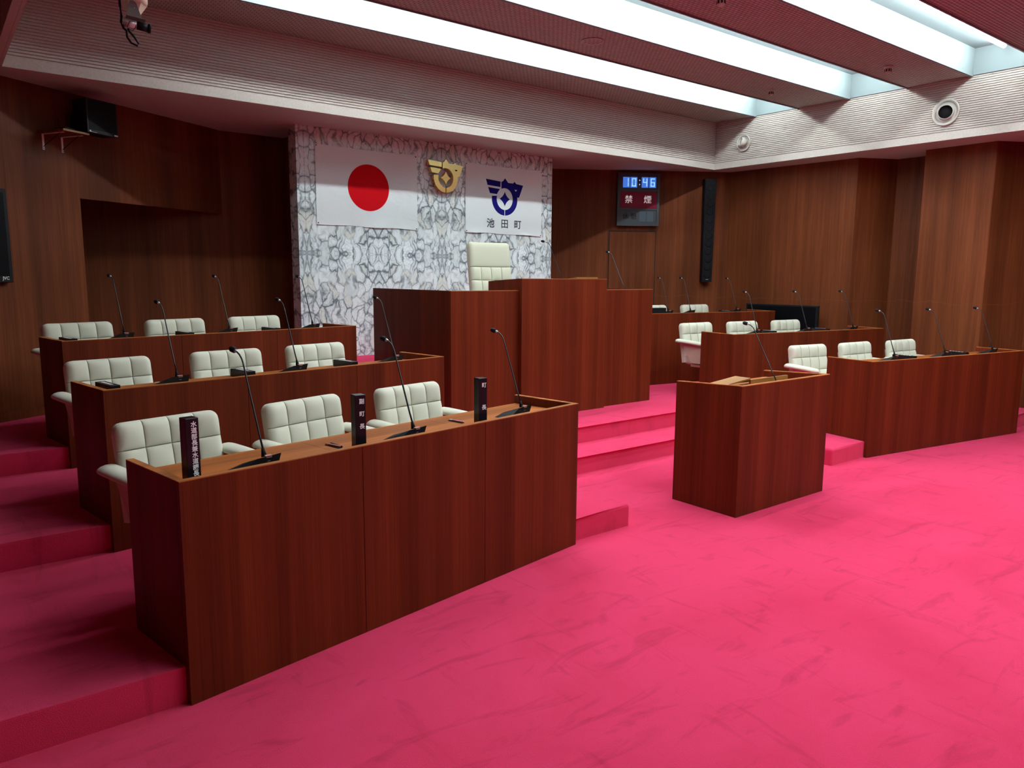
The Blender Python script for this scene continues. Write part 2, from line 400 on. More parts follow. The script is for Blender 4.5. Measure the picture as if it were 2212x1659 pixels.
# door leaf flush in the splayed right wall
def rwM(s, d=0.0, z=0.0): x, y = rw(s, d); return Matrix.Translation((x, y, z)) @ Matrix.Rotation(RAN, 4, 'Z')
b = MB()
b.box(0.838, 1.535, -0.002, 0.01, 3 * ST, 2.275, DARK_GAP)
b.box(0.853, 1.522, -0.006, 0.01, 3 * ST + 0.004, 2.258, WOOD_PANEL)
o = b.build('door_1'); o.matrix_world = rwM(0); struct(o)

# ------------------------------------------------------------------ ceiling
SLOTS = [(5.63, 6.25), (4.28, 4.95), (2.93, 3.61), (1.60, 2.27), (0.26, 0.93), (-1.08, -0.41)]
b = MB()
ys = [FY1] + [v for s0 in SLOTS for v in (s0[1], s0[0])] + [FY0]
for i in range(0, len(ys), 2): b.box(FX0, FX1, ys[i + 1], ys[i], CEI, CEI + 0.06, CEIL)
struct(b.build('ceiling'))
# ribbed upstands round the raised ceiling
def ribs(length, z0, z1, plain=0.085, pitch=0.0235, th=0.08):
    pts = [(0.0, z0), (0.0, z0 + plain)]
    z = z0 + plain
    while z + pitch < z1:
        pts += [(0.011, z + 0.0012), (0.011, z + 0.0075), (0.0, z + 0.0095), (0.0, z + pitch)]
        z += pitch
    pts += [(0.0, z1), (th, z1), (th, z0)]
    b = MB(); b.prof(pts, 0, length, PLASTER); return b
o = ribs(FX1 - FX0 + 0.08, SOF, CEI + 0.02).build('trim_1'); o.matrix_world = Matrix.Translation((FX1 + 0.08, FY1, 0)) @ Matrix.Rotation(R_(90), 4, 'Z'); struct(o)
o = ribs(FY1 - FY0, SOF, CEI + 0.02).build('trim_2'); o.matrix_world = Matrix.Translation((FX1, FY0, 0)); struct(o)
# left upstand: seen from its outer side, under a lower ceiling
b = ribs(FY1 - FY0, SOF, 3.47, plain=0.02, pitch=0.040, th=0.044)
o = b.build('trim_3'); o.matrix_world = Matrix.Translation((FX0 - 0.045, FY0, 0)); struct(o)
b = MB(); b.box(FX0 - 0.0, FX0 + 0.02, FY0, FY1, SOF + 0.0, CEI + 0.02, PLASTER)
b.box(FX0 - 0.075, FX0 - 0.001, FY0, FY1, 3.472, 3.53, WHITE); struct(b.build('trim_4'))
b = MB(); b.box(-1.75, FX0 - 0.0, -5.0, FY1 - 0.0, 3.53, 3.6, CEIL)
struct(b.build('ceiling'))
# flat soffits between upstand and walls
b = MB()
b.box(-1.75, 10.2, FY1 + 0.08, 8.6, SOF, SOF + 0.05, SOFFIT)
b.box(FX1 + 0.08, 10.2, -5.0, FY1 + 0.08, SOF, SOF + 0.05, SOFFIT)
b.box(-1.75, 0.48, 6.80, FY1 + 0.08, SOF, 3.53, SOFFIT)
b.box(-1.75, 10.2, -5.0, FY0, SOF, CEI + 0.06, SOFFIT)
struct(b.build('ceiling'))

# lit troughs between the ceiling boards
TL = ['long lit white ceiling trough nearest the marble wall', 'second lit white ceiling trough from the marble wall',
      'lit white ceiling trough with its bright tube lamp in view, top right', 'lit ceiling trough over the lectern side, just outside the picture top',
      'lit ceiling trough straight above the camera', 'lit ceiling trough just behind the camera']
def trough(y0, y1):
    t_ = thing('ceiling_light', '', 'ceiling light', (0, (y0 + y1) / 2, CEI), 0, 'lit troughs in the ceiling')
    h = (y1 - y0) / 2; b = MB(); x0, x1, H = FX0 + 0.02, FX1, 0.27
    b.box(x0, x1, -h - 0.003, -h + 0.010, -0.010, H, TROUGH); b.box(x0, x1, h - 0.010, h + 0.003, -0.010, H, TROUGH)
    b.box(x0, x1, -h, h, H, H + 0.012, TROUGH)
    b.box(x0, x0 + 0.012, -h, h, 0, H, TROUGH); b.box(x1 - 0.012, x1, -h, h, 0, H, TROUGH)
    b.build('housing', t_)
    b = MB(); b.box(x0, x1, -h - 0.012, -h - 0.003, -0.014, -0.001, GAPGREY); b.box(x0, x1, h + 0.003, h + 0.012, -0.014, -0.001, GAPGREY)
    for k in range(14):
        x = x0 + 0.3 + k * 0.6
        for sg in (-1, 1): b.box(x, x + 0.008, sg * (h - 0.010) - 0.002, sg * (h - 0.010) + 0.002, 0.025, 0.033, GREYM)
    b.build('edge_trim', t_)
    b = MB()
    b.tube([(2.1, 0, 0.20), (x1 - 0.15, 0, 0.20)], 0.021, TUBE, 8); b.build('lamp_tube', t_)
    b = MB(); b.box(2.05, x1 - 0.11, -0.03, 0.03, 0.235, H, TROUGH); b.build('batten', t_)
    return t_
tr0 = None
for i, (y0, y1) in enumerate(SLOTS):
    if tr0 is None or abs((y1 - y0) - (SLOTS[0][1] - SLOTS[0][0])) > 0.02 and i == 1:
        tr0 = trough(y0, y1); r = tr0
    else: r = dup(tr0, (0, (y0 + y1) / 2, CEI), 0)
    r['label'] = TL[i]

# ceiling fittings
def smoke(loc, label, r=0.05):
    t_ = thing('smoke_detector', label, 'smoke detector', loc)
    b = MB(); b.lathe([(r * 0.98, 0), (r, -0.008), (r * 0.9, -0.02), (r * 0.75, -0.024)], VENTM, 24); b.build('base', t_)
    b = MB(); b.lathe([(r * 0.72, -0.024), (r * 0.62, -0.060), (r * 0.35, -0.072), (0.0, -0.074)], VENTM, 24)
    for k in range(8):
        M = Matrix.Rotation(2 * math.pi * k / 8, 4, 'Z')
        b.box(r * 0.60, r * 0.70, -0.006, 0.006, -0.055, -0.032, BLACKM, M)
    b.build('sensor_cap', t_); return t_
smoke((5.01, 3.86, CEI), 'white slotted smoke detector hanging at the top edge, between two lit troughs')
smoke((7.908, 3.986, CEI), 'small pale detector on the ceiling strip right of the lit troughs, near right upstand', 0.045)
smoke((7.834, 5.284, CEI), 'faint small detector on the ceiling strip over the wall clock side', 0.04)
t_ = thing('ceiling_speaker', 'round flat speaker grille set in the patterned ceiling strip', 'speaker', (5.005, 5.274, CEI))
b = MB(); b.lathe([(0.095, 0), (0.095, -0.006), (0.085, -0.008), (0.0, -0.008)], CEIL, 32); b.build('grille', t_)
b = MB(); b.lathe([(0.095, 0.0), (0.102, -0.003), (0.102, -0.009), (0.095, -0.010), (0.094, 0.0)], SOFFIT, 32); b.build('rim', t_)

# swivelling round air nozzles in the right upstand
def nozzle(y, z, r, label, tilt):
    t_ = thing('air_nozzle', label, 'air vent', (FX1 - 0.006, y, z), 0, None)
    Mx = Matrix.Rotation(R_(-90), 4, 'Y')
    b = MB(); b.lathe([(r * 0.78, -0.02), (r * 0.80, 0.002), (r, 0.008), (r * 1.0, 0.014), (r * 0.92, 0.020), (r * 0.78, 0.004), (r * 0.72, -0.02)], VENTM, 40, Mx); b.build('rim', t_)
    b = MB(); b.lathe([(r * 0.78, -0.014), (r * 0.78, -0.003), (0.0, -0.003)], SOFFIT, 40, Mx); b.build('socket', t_)
    M2 = Matrix.Rotation(tilt[0], 4, 'Z') @ Matrix.Rotation(tilt[1], 4, 'Y') @ Mx
    b = MB(); b.lathe([(r * 0.60, -0.02), (r * 0.58, 0.035), (r * 0.50, 0.055), (r * 0.48, 0.055), (r * 0.55, 0.0)], VENTM, 32, M2); b.build('nozzle', t_)
    b = MB(); b.lathe([(r * 0.50, 0.012), (r * 0.50, 0.02), (0.0, 0.02)], BLACKM, 32, M2); b.build('throat', t_)
nozzle(6.415, 3.425, 0.112, 'small round air nozzle turned aside, close to the ceiling corner', (R_(-30), R_(18)))
nozzle(3.835, 3.413, 0.143, 'larger round air nozzle with a dark throat, right end of the ribbed band', (R_(16), R_(-4)))

# ------------------------------------------------------------------ desks
def desk(name, row, length, z0, h, label, cuts, topcuts, dep=0.485, group=None):
    t_ = thing(name, label, 'desk', (*row[0], z0), R_(row[1]), group)
    xs = [0.0] + cuts + [length]
    for a, c in zip(xs, xs[1:]):
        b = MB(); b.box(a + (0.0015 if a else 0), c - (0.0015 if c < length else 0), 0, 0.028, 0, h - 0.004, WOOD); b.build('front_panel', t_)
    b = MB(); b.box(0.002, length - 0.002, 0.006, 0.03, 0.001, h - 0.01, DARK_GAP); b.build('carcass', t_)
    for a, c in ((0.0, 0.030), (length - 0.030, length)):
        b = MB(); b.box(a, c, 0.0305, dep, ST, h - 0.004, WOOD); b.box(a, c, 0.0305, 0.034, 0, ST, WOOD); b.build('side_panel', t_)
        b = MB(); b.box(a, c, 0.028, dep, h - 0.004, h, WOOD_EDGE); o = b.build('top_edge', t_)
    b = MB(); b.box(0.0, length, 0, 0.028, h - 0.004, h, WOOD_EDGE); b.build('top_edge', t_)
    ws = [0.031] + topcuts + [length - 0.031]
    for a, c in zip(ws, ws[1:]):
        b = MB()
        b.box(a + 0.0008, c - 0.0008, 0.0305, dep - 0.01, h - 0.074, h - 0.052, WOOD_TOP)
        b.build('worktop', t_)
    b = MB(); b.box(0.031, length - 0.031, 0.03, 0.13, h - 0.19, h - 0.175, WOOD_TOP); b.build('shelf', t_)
    return t_
G1 = None
desk('bench_desk', L1, 2.375, 0, 0.873, 'nearest teak desk in the left block, three name posts standing on it', [0.811, 1.585], [0.79, 1.58])
desk('bench_desk', L2, 2.375, ST, 0.873, 'middle teak desk of the left block, second row up', [0.80, 1.585], [0.69, 1.46])
desk('bench_desk', L3, 2.375, 2 * ST, 0.873, 'rearmost teak desk of the left block, below the dark doorway', [0.80, 1.585], [0.69, 1.46])
desk('bench_desk', R1, 2.440, 0, 0.880, 'front teak desk of the right block, standing on the open floor', [0.81, 1.63], [0.80, 1.62])
desk('bench_desk', R2, 2.440, ST, 0.880, 'middle teak desk of the right block, on the first step', [0.81, 1.63], [0.80, 1.62])
desk('bench_desk', R3, 2.440, 2 * ST, 0.880, 'rearmost teak desk of the right block, behind the raised rostrum', [0.81, 1.63], [0.80, 1.62])
def desk_z(row_z, h, d): return row_z + h - 0.052

# ------------------------------------------------------------------ rostrum
Z2 = 2 * ST
t_ = thing('rostrum', 'tall stepped teak rostrum in front of the marble wall', 'rostrum', (4.83, 5.38, Z2))
def rb(name, x0, x1, y0, y1, z0, z1, m=WOOD, lab=None):
    b = MB(); b.box(x0 - 4.83, x1 - 4.83, y0 - 5.38, y1 - 5.38, z0 - Z2, z1 - Z2, m); o = b.build(name, t_)
    if lab: o['label'] = lab
    return o
rb('front_panel', 4.29, 5.37, 5.38, 5.41, Z2, 1.590)
rb('top_edge', 4.29, 5.37, 5.38, 5.41, 1.590, 1.595, WOOD_EDGE)
def slant(x0, x1, name):
    b = MB(); X0, X1 = x0 - 4.83, x1 - 4.83
    vs = b.box(X0, X1, 0.0305, 0.52, 0, 1.595 - Z2, WOOD)
    for v in vs:
        if v.co.z > 0.5 and v.co.y > 0.3: v.co.z -= 0.028
    b.build(name, t_)
slant(4.29, 4.32, 'side_panel'); slant(5.34, 5.37, 'side_panel')
rb('worktop', 4.321, 5.339, 5.411, 5.89, 1.503, 1.523, WOOD_TOP)
rb('wing_panel', 3.55, 4.289, 5.43, 5.46, Z2, 1.483); rb('wing_edge', 3.55, 4.289, 5.43, 5.46, 1.483, 1.488, WOOD_EDGE)
rb('wing_panel', 5.371, 6.11, 5.43, 5.46, Z2, 1.483); rb('wing_edge', 5.371, 6.11, 5.43, 5.46, 1.483, 1.488, WOOD_EDGE)
rb('side_panel', 3.55, 3.58, 5.4605, 6.85, Z2, 1.488); rb('side_panel', 6.08, 6.11, 5.4605, 6.85, Z2, 1.488)
rb('worktop', 3.581, 4.285, 5.461, 5.89, 1.41, 1.43, WOOD_TOP); rb('worktop', 5.375, 6.079, 5.461, 5.89, 1.41, 1.43, WOOD_TOP)

# sloping reading board lying on the rostrum
t2 = thing('reading_board', 'thin pale wooden board lying on top of the rostrum, right of its microphone', 'board', (5.19, 5.60, 1.5245))
b = MB(); vs = b.box(-0.145, 0.14, -0.13, 0.13, 0.0, 0.086, WOOD_PALE)
for v in vs:
    if v.co.z > 0.03 and v.co.y > 0: v.co.z -= 0.03
b.build('board', t2)
t2 = thing('paper_sheet', 'white paper lying flat on top of the rostrum, beside its microphone', 'paper', (4.62, 5.52, 1.5245))
b = MB()
for k in range(8): b.box(-0.105, 0.105, -0.07, 0.07, k * 0.009, k * 0.009 + 0.008, PAPER, Matrix.Rotation(0.03 * (k - 2), 4, 'Z'))
b.build('sheets', t2)

# ------------------------------------------------------------------ lectern on the open floor
t_ = thing('lectern', 'free-standing teak lectern on the open pink floor', 'lectern', (4.222, 2.948, 0))
Wl, Dl, Hl = 1.095, 0.55, 0.905
def lb(name, x0, x1, y0, y1, z0, z1, m=WOOD, slope=0):
    b = MB(); vs = b.box(x0, x1, y0, y1, z0, z1, m)
    if slope:
        for v in vs:
            if v.co.y > 0.3 and v.co.z > z0 + 0.001 or (m is WOOD_EDGE and v.co.y > 0.3): v.co.z -= slope
    return b.build(name, t_)
lb('front_panel', 0, Wl, 0, 0.028, 0, Hl - 0.005)
lb('top_edge', 0, Wl, 0, 0.028, Hl - 0.005, Hl, WOOD_EDGE)
for x in (0, Wl - 0.028):
    lb('side_panel', x, x + 0.028, 0.0285, Dl, 0, Hl - 0.005, WOOD, 0.026)
    lb('top_edge', x, x + 0.028, 0.0285, Dl, Hl - 0.005, Hl, WOOD_EDGE, 0.026)
lb('worktop', 0.029, Wl - 0.029, 0.029, Dl - 0.02, 0.81, 0.83, WOOD_TOP)
lb('shelf', 0.029, Wl - 0.029, 0.06, Dl - 0.05, 0.45, 0.465, WOOD_TOP)
# folded reading stand on the lectern
t2 = thing('reading_stand', 'pale wooden wedge reading stand lying inside the lectern top', 'reading stand', (4.54, 3.10, 0.831))
b = MB(); b.box(0, 0.46, 0, 0.016, 0, 0.074, WOOD_PALE); b.build('front_rail', t2)
b = MB(); vs = b.box(0, 0.46, 0.017, 0.22, 0.058, 0.070, WOOD_PALE)
for v in vs: v.co.z -= (v.co.y - 0.02) * 0.22
b.build('board', t2)
b = MB(); b.prof([(-0.285, 0.052), (-0.001, 0.078), (-0.001, 0.088), (-0.285, 0.062)], 0.0, 0.13, WOOD_PALE); b.build('flap', t2)
for x in (-0.26, 0.02, 0.42):
    b = MB(); b.box(x, x + 0.018, 0.03, 0.12, 0.0, 0.018, WOOD_PALE); b.build('side_rail', t2)

# ------------------------------------------------------------------ armchairs
FS = [0, .014, .05, .12, .24, .38, .5, .62, .76, .88, .95, .986]
def tufted(b, w, h, th, cols, rows, m, Mx, crown=0.018, seam=0.012, round_r=0.045, sub=12, plain=False):
    """upholstered slab: front face (-y) pillowed between seams; back flat; x in +-w/2, z 0..h"""
    nx = len(cols) - 1; nz = len(rows) - 1
    NX, NZ = nx * sub, nz * sub
    def outline(u, v):  # pull in corners to round them
        x = (u - 0.5) * w; z = v * h
        r = round_r; cx = w / 2 - r
        for sx in (-1, 1):
            if sx * x > cx:
                if z > h - r:
                    dx, dz = sx * x - cx, z - (h - r); L = max(dx, dz); q = math.hypot(dx, dz)
                    if q > 0: k = L / q; x = sx * (cx + dx * k); z = (h - r) + dz * k
        return x, z
    def g(a, n, arr):
        i = min(a // sub, len(arr) - 2); f = 1.0 if a - i * sub == sub else FS[a - i * sub]
        return arr[i] + (arr[i + 1] - arr[i]) * f, f
    fr, bk = [], []
    for j in range(NZ + 1):
        v, fv = g(j, NZ, rows); ra, rb_ = [], []
        for i in range(NX + 1):
            u, fu = g(i, NX, cols)
            x, z = outline(u, v)
            eu = min(u, 1 - u) * w; ev = min(1 - v, 1) * h
            pil = (max(0, math.sin(math.pi * fu)) ** 0.36) * (max(0, math.sin(math.pi * fv)) ** 0.36)
            if plain and j > NZ - sub: pil = (max(0, math.sin(math.pi * fv)) ** 0.36) * (0.75 + 0.25 * fv)
            if j in (0, NZ): pil = (max(0, math.sin(math.pi * fu)) ** 0.36) * 0.8
            edge = min(1.0, (max(0.0, min(eu, ev)) / 0.04)) ; edge = math.sqrt(max(0.0, 1 - (1 - edge) ** 2))
            y = -th / 2 * (0.30 + 0.70 * edge) - (crown * pil - seam * (1 - pil)) * (0.25 + 0.75 * edge)
            y += 0.05 * (abs(u - 0.5) * 2) ** 2 * -0.35
            ra.append(b.bm.verts.new((x, y, z))); rb_.append(b.bm.verts.new((x, th / 2 * (0.45 + 0.55 * edge) + 0.05 * (abs(u - 0.5) * 2) ** 2 * -0.35, z)))
        fr.append(ra); bk.append(rb_)
    fs = []
    for j in range(NZ):
        for i in range(NX):
            fs.append(b.bm.faces.new((fr[j][i], fr[j][i + 1], fr[j + 1][i + 1], fr[j + 1][i])))
            fs.append(b.bm.faces.new((bk[j][i + 1], bk[j][i], bk[j + 1][i], bk[j + 1][i + 1])))
    for i in range(NX):
        fs.append(b.bm.faces.new((fr[NZ][i], fr[NZ][i + 1], bk[NZ][i + 1], bk[NZ][i]))); fs.append(b.bm.faces.new((fr[0][i + 1], fr[0][i], bk[0][i], bk[0][i + 1])))
    for j in range(NZ):
        fs.append(b.bm.faces.new((fr[j][0], fr[j + 1][0], bk[j + 1][0], bk[j][0]))); fs.append(b.bm.faces.new((fr[j + 1][NX], fr[j][NX], bk[j][NX], bk[j + 1][NX])))
    for f in fs: f.smooth = True
    b._fin(fs, m)
    si = b.mi(SEAMC)   # darker colour on the seam lines in the grooves
    lay = {}
    for j in range(NZ):
        for i in range(NX):
            gi, gj = i % sub, j % sub
            if plain and j >= NZ - sub and gj: continue
            if (gi in (0, sub - 1) and 0 < (i + (1 if gi else 0)) < NX) or (gj in (0, sub - 1) and 0 < (j + (1 if gj else 0)) < NZ and j > sub // 2):
                for f in fr[j][i].link_faces:
                    if fr[j + 1][i + 1] in f.verts and fr[j][i + 1] in f.verts: f.material_index = si
    vs = [v for r in fr + bk for v in r]
    bmesh.ops.transform(b.bm, matrix=Mx, verts=vs)

def arm_bm(side):
    """padded armrest: plan widens toward the rounded rear end, crowned top"""
    b = MB(); n = 14; rings = []
    for k in range(n + 1):
        f = k / n; y = -0.150 + 0.405 * f
        e = 1.0 if 0.10 < f < 0.90 else math.sqrt(max(0.0, 1 - ((0.10 - f) / 0.10 if f <= 0.10 else (f - 0.90) / 0.10) ** 2))
        e = max(e, 0.12); wd = (0.044 + 0.012 * f) * e; ht = 0.027 * e
        cx = side * (0.288 + 0.006 * math.sin(f * math.pi)); cz = 0.585 + 0.010 * f - 0.010 * (1 - f) ** 3
        rings.append([b.bm.verts.new((cx + wd * math.cos(a), y, cz + ht * math.sin(a) * (1.0 if math.sin(a) > 0 else 0.75))) for a in [2 * math.pi * q / 14 for q in range(14)]])
    fs = []
    for a, c in zip(rings, rings[1:]):
        for q in range(14): fs.append(b.bm.faces.new((a[q], a[(q + 1) % 14], c[(q + 1) % 14], c[q])))
    fs.append(b.bm.faces.new(rings[0])); fs.append(b.bm.faces.new(rings[-1][::-1]))
    for f in fs: f.smooth = True
    b._fin(fs, FAB); return b

def armchair():
    t_ = thing('tufted_armchair', '', 'armchair')
    b = MB(); Mx = Matrix.Translation((0, 0.185, 0.345)) @ Matrix.Rotation(R_(-10), 4, 'X')
    tufted(b, 0.505, 0.455, 0.085, [0, .25, .5, .75, 1], [0, .15, .43, .715, 1.0], FAB, Mx, 0.013, 0.010, 0.045)
    bk = b.build('backrest', t_)
    b = MB()
    b.box(-0.215, 0.215, 0.036, 0.046, 0.03, 0.36, SHELL, Mx, 0.002); b.build('back_shell', bk)
    b = MB(); vs = b.box(-0.245, 0.245, -0.26, 0.17, 0.33, 0.455, FAB, None, 0.035, 4); o = b.build('seat', t_)
    for f in o.data.polygons: f.use_smooth = True
    for sd in (-1, 1):
        a = arm_bm(sd).build('armrest', t_)
        b = MB()
        pts = [(-0.13, 0.572), (0.165, 0.572), (0.02, 0.36), (-0.12, 0.36)]
        x0, x1 = (0.262, 0.292) if sd > 0 else (-0.292, -0.262)
        A = [b.bm.verts.new((x0, y, z)) for y, z in pts]; B = [b.bm.verts.new((x1, y, z)) for y, z in pts]
        fs = [b.bm.faces.new(A), b.bm.faces.new(B[::-1])] + [b.bm.faces.new((A[(i + 1) % 4], A[i], B[i], B[(i + 1) % 4])) for i in range(4)]
        b._fin(fs, SHELL)
        b.build('arm_panel', t_)
    b = MB(); b.box(-0.262, 0.262, -0.16, 0.05, 0.315, 0.345, SHELL, None, 0.004); b.build('seat_pan', t_)
    b = MB(); b.lathe([(0.028, 0.04), (0.028, 0.26), (0.06, 0.30), (0.06, 0.316)], CHROME, 20); b.build('pedestal', t_)
    b = MB(); b.lathe([(0.21, 0.0), (0.21, 0.010), (0.06, 0.035), (0.028, 0.045)], CHROME, 32); b.build('foot_plate', t_)
    return t_
ch0 = armchair()
chairs = [
 (L1, 0.376, 0.69, 4, ST, 'cream tufted armchair at the nearest left desk, behind the tall lettered post'),
 (L1, 1.124, 0.69, 7, ST, 'middle cream armchair of the nearest left row'),
 (L1, 1.851, 0.69, 2, ST, 'right-hand cream armchair of the nearest left row'),
 (L2, 0.35, 0.64, 2, 2 * ST, 'left cream armchair of the middle left row, its arm showing past the desk'),
 (L2, 1.108, 0.64, -2, 2 * ST, 'middle cream armchair of the middle left row'),
 (L2, 1.841, 0.64, 1, 2 * ST, 'right cream armchair of the middle left row'),
 (L3, 0.377, 0.59, 3, 3 * ST, 'left cream armchair of the rear left row'),
 (L3, 1.13, 0.59, 3, 3 * ST, 'middle cream armchair of the rear left row, before the dark doorway'),
 (L3, 1.85, 0.59, 2, 3 * ST, 'right cream armchair of the rear left row, nearest the marble wall'),
 (R1, 0.283, 0.72, 0, ST, 'cream armchair just behind the lectern, left seat of the front right row'),
 (R1, 1.027, 0.72, 4, ST, 'middle cream armchair of the front right row'),
 (R1, 1.803, 0.72, 5, ST, 'right cream armchair of the front right row'),
 (R2, 0.337, 0.69, 5, 2 * ST, 'cream armchair of the middle right row nearest the rostrum, side panel in view'),
 (R2, 1.074, 0.69, 4, 2 * ST, 'middle cream armchair of the middle right row'),
 (R2, 1.822, 0.69, 4, 2 * ST, 'right cream armchair of the middle right row, before the large dark screen'),
 (R3, 1.0, 0.59, 2, 3 * ST, 'cream armchair of the rear right row, mostly behind the rostrum'),
 (R3, 1.77, 0.59, 4, 3 * ST, 'cream armchair alone in the open part of the rear right row'),
]
for i, (row, s, d, a, z, lab) in enumerate(chairs):
    loc = Wd(row, s, d, z); rz = R_(row[1] + a)
    if i == 0: ch0.location = loc; ch0.rotation_euler = (0, 0, rz); ch0['label'] = lab; ch0['group'] = 'tufted armchairs behind the desks'
    else: dup(ch0, loc, rz, lab, 'tufted armchairs behind the desks')

# high-backed chair behind the rostrum
t_ = thing('high_back_chair', 'tall ivory high-backed chair standing behind the rostrum', 'chair', (4.76, 6.30, 5 * ST), R_(-6))
b = MB(); Mx = Matrix.Translation((0, 0.20, 0.44)) @ Matrix.Rotation(R_(-9), 4, 'X')
tufted(b, 0.50, 0.80, 0.10, [0, .25, .5, .75, 1], [0, .17, .33, .49, .665, 1.0], FAB_BIG, Mx, 0.012, 0.010, 0.04, plain=True)
b.build('backrest', t_)
b = MB(); b.box(-0.26, 0.26, -0.28, 0.20, 0.36, 0.48, FAB_BIG, None, 0.035, 4); b.build('seat', t_)
for sd in (-1, 1):
    b = MB(); b.box(sd * 0.31 - 0.035, sd * 0.31 + 0.035, -0.25, 0.18, 0.62, 0.665, FAB_BIG, None, 0.02, 3); b.build('armrest', t_)
    b = MB(); b.box(sd * 0.30 - 0.015, sd * 0.30 + 0.015, -0.12, 0.12, 0.40, 0.625, SHELL); b.build('arm_support', t_)
b = MB(); b.lathe([(0.03, 0.05), (0.03, 0.30), (0.08, 0.36)], CHROME, 20); b.build('pedestal', t_)
b = MB()
for k in range(5):
    a = 2 * math.pi * k / 5 + 0.3
    b.tube([(0, 0, 0.07), (0.27 * math.cos(a), 0.27 * math.sin(a), 0.035)], [0.024, 0.014], CHROME, 8); b.tube([(0.27 * math.cos(a), 0.27 * math.sin(a), 0.0), (0.27 * math.cos(a), 0.27 * math.sin(a), 0.05)], 0.022, BLACK, 10)
b.build('star_base', t_)

# ------------------------------------------------------------------ gooseneck microphones
def microphone(base=True, k_=0.92, rise=0.475):
    t_ = thing('gooseneck_microphone', '', 'microphone')
    # stem leans toward the sitter (+y); straight lower part, curled upper end
    zb = 0.060 if base else 0.037
    P = [(0, 0.0, zb), (0, 0.01, 0.095)]
    for k in range(1, 9): P.append((0, 0.012 + 0.140 * k_ * k / 8, 0.095 + (rise - 0.135) * k / 8))
    y0 = 0.012 + 0.140 * k_; cx = [(y0 + 0.010, rise - 0.024), (y0 + 0.026, rise - 0.009), (y0 + 0.048, rise + 0.002)]
    P += [(0, y, z) for y, z in cx]
    b = MB(); b.tube([P[0], P[1]], [0.012, 0.006], BLACKM, 12); b.tube(P[1:], [0.0044] * 5 + [0.0036] * (len(P) - 6), MIC_STEM, 8); b.build('stem', t_)
    e = Vector(P[-1]); d = Vector((0, 0.95, 0.20)).normalized()
    b = MB(); b.tube([e, e + d * 0.012], [0.0055, 0.0075], SILVER, 12); o = b.build('collar', t_); o['label'] = 'silver collar'
    b = MB(); q = [e + d * x for x in (0.012, 0.020, 0.040, 0.050, 0.055)]; b.tube(q, [0.0075, 0.0125, 0.0135, 0.010, 0.003], BLACKM, 14); b.build('capsule', t_)
    if base:
        b = MB(); vs = b.prof([(-0.095, 0.0), (-0.120, 0.016), (-0.045, 0.062), (0.064, 0.070), (0.052, 0.0)], -0.022, 0.095, BLACK)
        for v in vs:
            if v.co.y > 0.05 and v.co.z > 0.01: v.co.z *= 0.40
            elif v.co.z < 0.01 and v.co.y < 0: v.co.y += 0.015
        bs = b.build('base', t_)
        b = MB(); b.box(-0.006, 0.022, -0.0235, -0.008, 0.0655, 0.0692, REDLED); b.box(-0.002, 0.022, -0.0225, -0.0190, 0.0595, 0.0615, REDLED); o = b.build('indicator', bs); o['label'] = 'dull red indicator strip'
        b = MB(); b.box(0.002, 0.016, -0.0175, -0.012, 0.043, 0.048, GREYM); b.build('badge', bs)
    return t_
mic0 = microphone()
GM = 'gooseneck microphones on the desks'
tiers = {id(L1): (0, .873), id(L2): (ST, .873), id(L3): (2 * ST, .873), id(R1): (0, .88), id(R2): (ST, .88), id(R3): (2 * ST, .88)}
mics = [
 (L1, 0.39, 0.09, 'gooseneck microphone nearest the camera, right of the long lettered post'),
 (L1, 1.18, 0.09, 'gooseneck microphone in the middle of the nearest left desk'),
 (L1, 2.0, 0.12, 'gooseneck microphone at the right end of the nearest left desk'),
 (L2, 0.468, 0.19, 'left gooseneck microphone on the middle left desk'),
 (L2, 1.255, 0.19, 'middle gooseneck microphone on the middle left desk'),
 (L2, 2.07, 0.2, 'right gooseneck microphone on the middle left desk, beside the rostrum'),
 (L3, 0.495, 0.26, 'left gooseneck microphone on the rear left desk'),
 (L3, 1.3, 0.24, 'middle gooseneck microphone on the rear left desk'),
 (L3, 2.1, 0.27, 'right gooseneck microphone on the rear left desk, against the marble'),
 (R1, 0.56, 0.18, 'left gooseneck microphone on the front right desk'),
 (R1, 1.365, 0.19, 'middle gooseneck microphone on the front right desk'),
 (R1, 2.19, 0.19, 'right gooseneck microphone on the front right desk'),
 (R2, 0.6, 0.25, 'left gooseneck microphone on the middle right desk'),
 (R2, 1.4, 0.25, 'middle gooseneck microphone on the middle right desk, against the dark screen'),
 (R2, 2.21, 0.25, 'right gooseneck microphone on the middle right desk'),
 (R3, 0.87, 0.33, 'gooseneck microphone on the rear right desk nearest the rostrum'),
 (R3, 1.24, 0.33, 'gooseneck microphone on the rear right desk, before the lone armchair'),
 (R3, 2.13, 0.4, 'gooseneck microphone on the rear right desk, by the wall corner'),
]
used = False
for row, s, d, lab in mics:
    tz, h = tiers[id(row)]; loc = Wd(row, s, d, desk_z(tz, h, d) + 0.001)
    if not used: mic0.location = loc; mic0.rotation_euler = (0, 0, R_(row[1])); mic0['label'] = lab; mic0['group'] = GM; used = True
    else: m_ = dup(mic0, loc, R_(row[1]), lab, GM)
m_ = dup(mic0, (4.885, 5.50, 1.5245), R_(45), 'gooseneck microphone on top of the rostrum, against the marble edge', GM); m_.scale = (0.88, 0.88, 0.88)
mb = microphone(base=False, k_=1.35); mb.location = (5.865, 5.60, 1.40); tag(mb, 'thin gooseneck microphone rising from the right wing of the rostrum', 'microphone', GM)
b = MB(); b.lathe([(0.03, 0.031), (0.03, 0.036), (0.012, 0.042)], BLACKM, 16); b.build('base', mb)
ml = dup(mb, (4.775, 3.045, 0.80), R_(2), 'gooseneck microphone standing up from the lectern', GM)

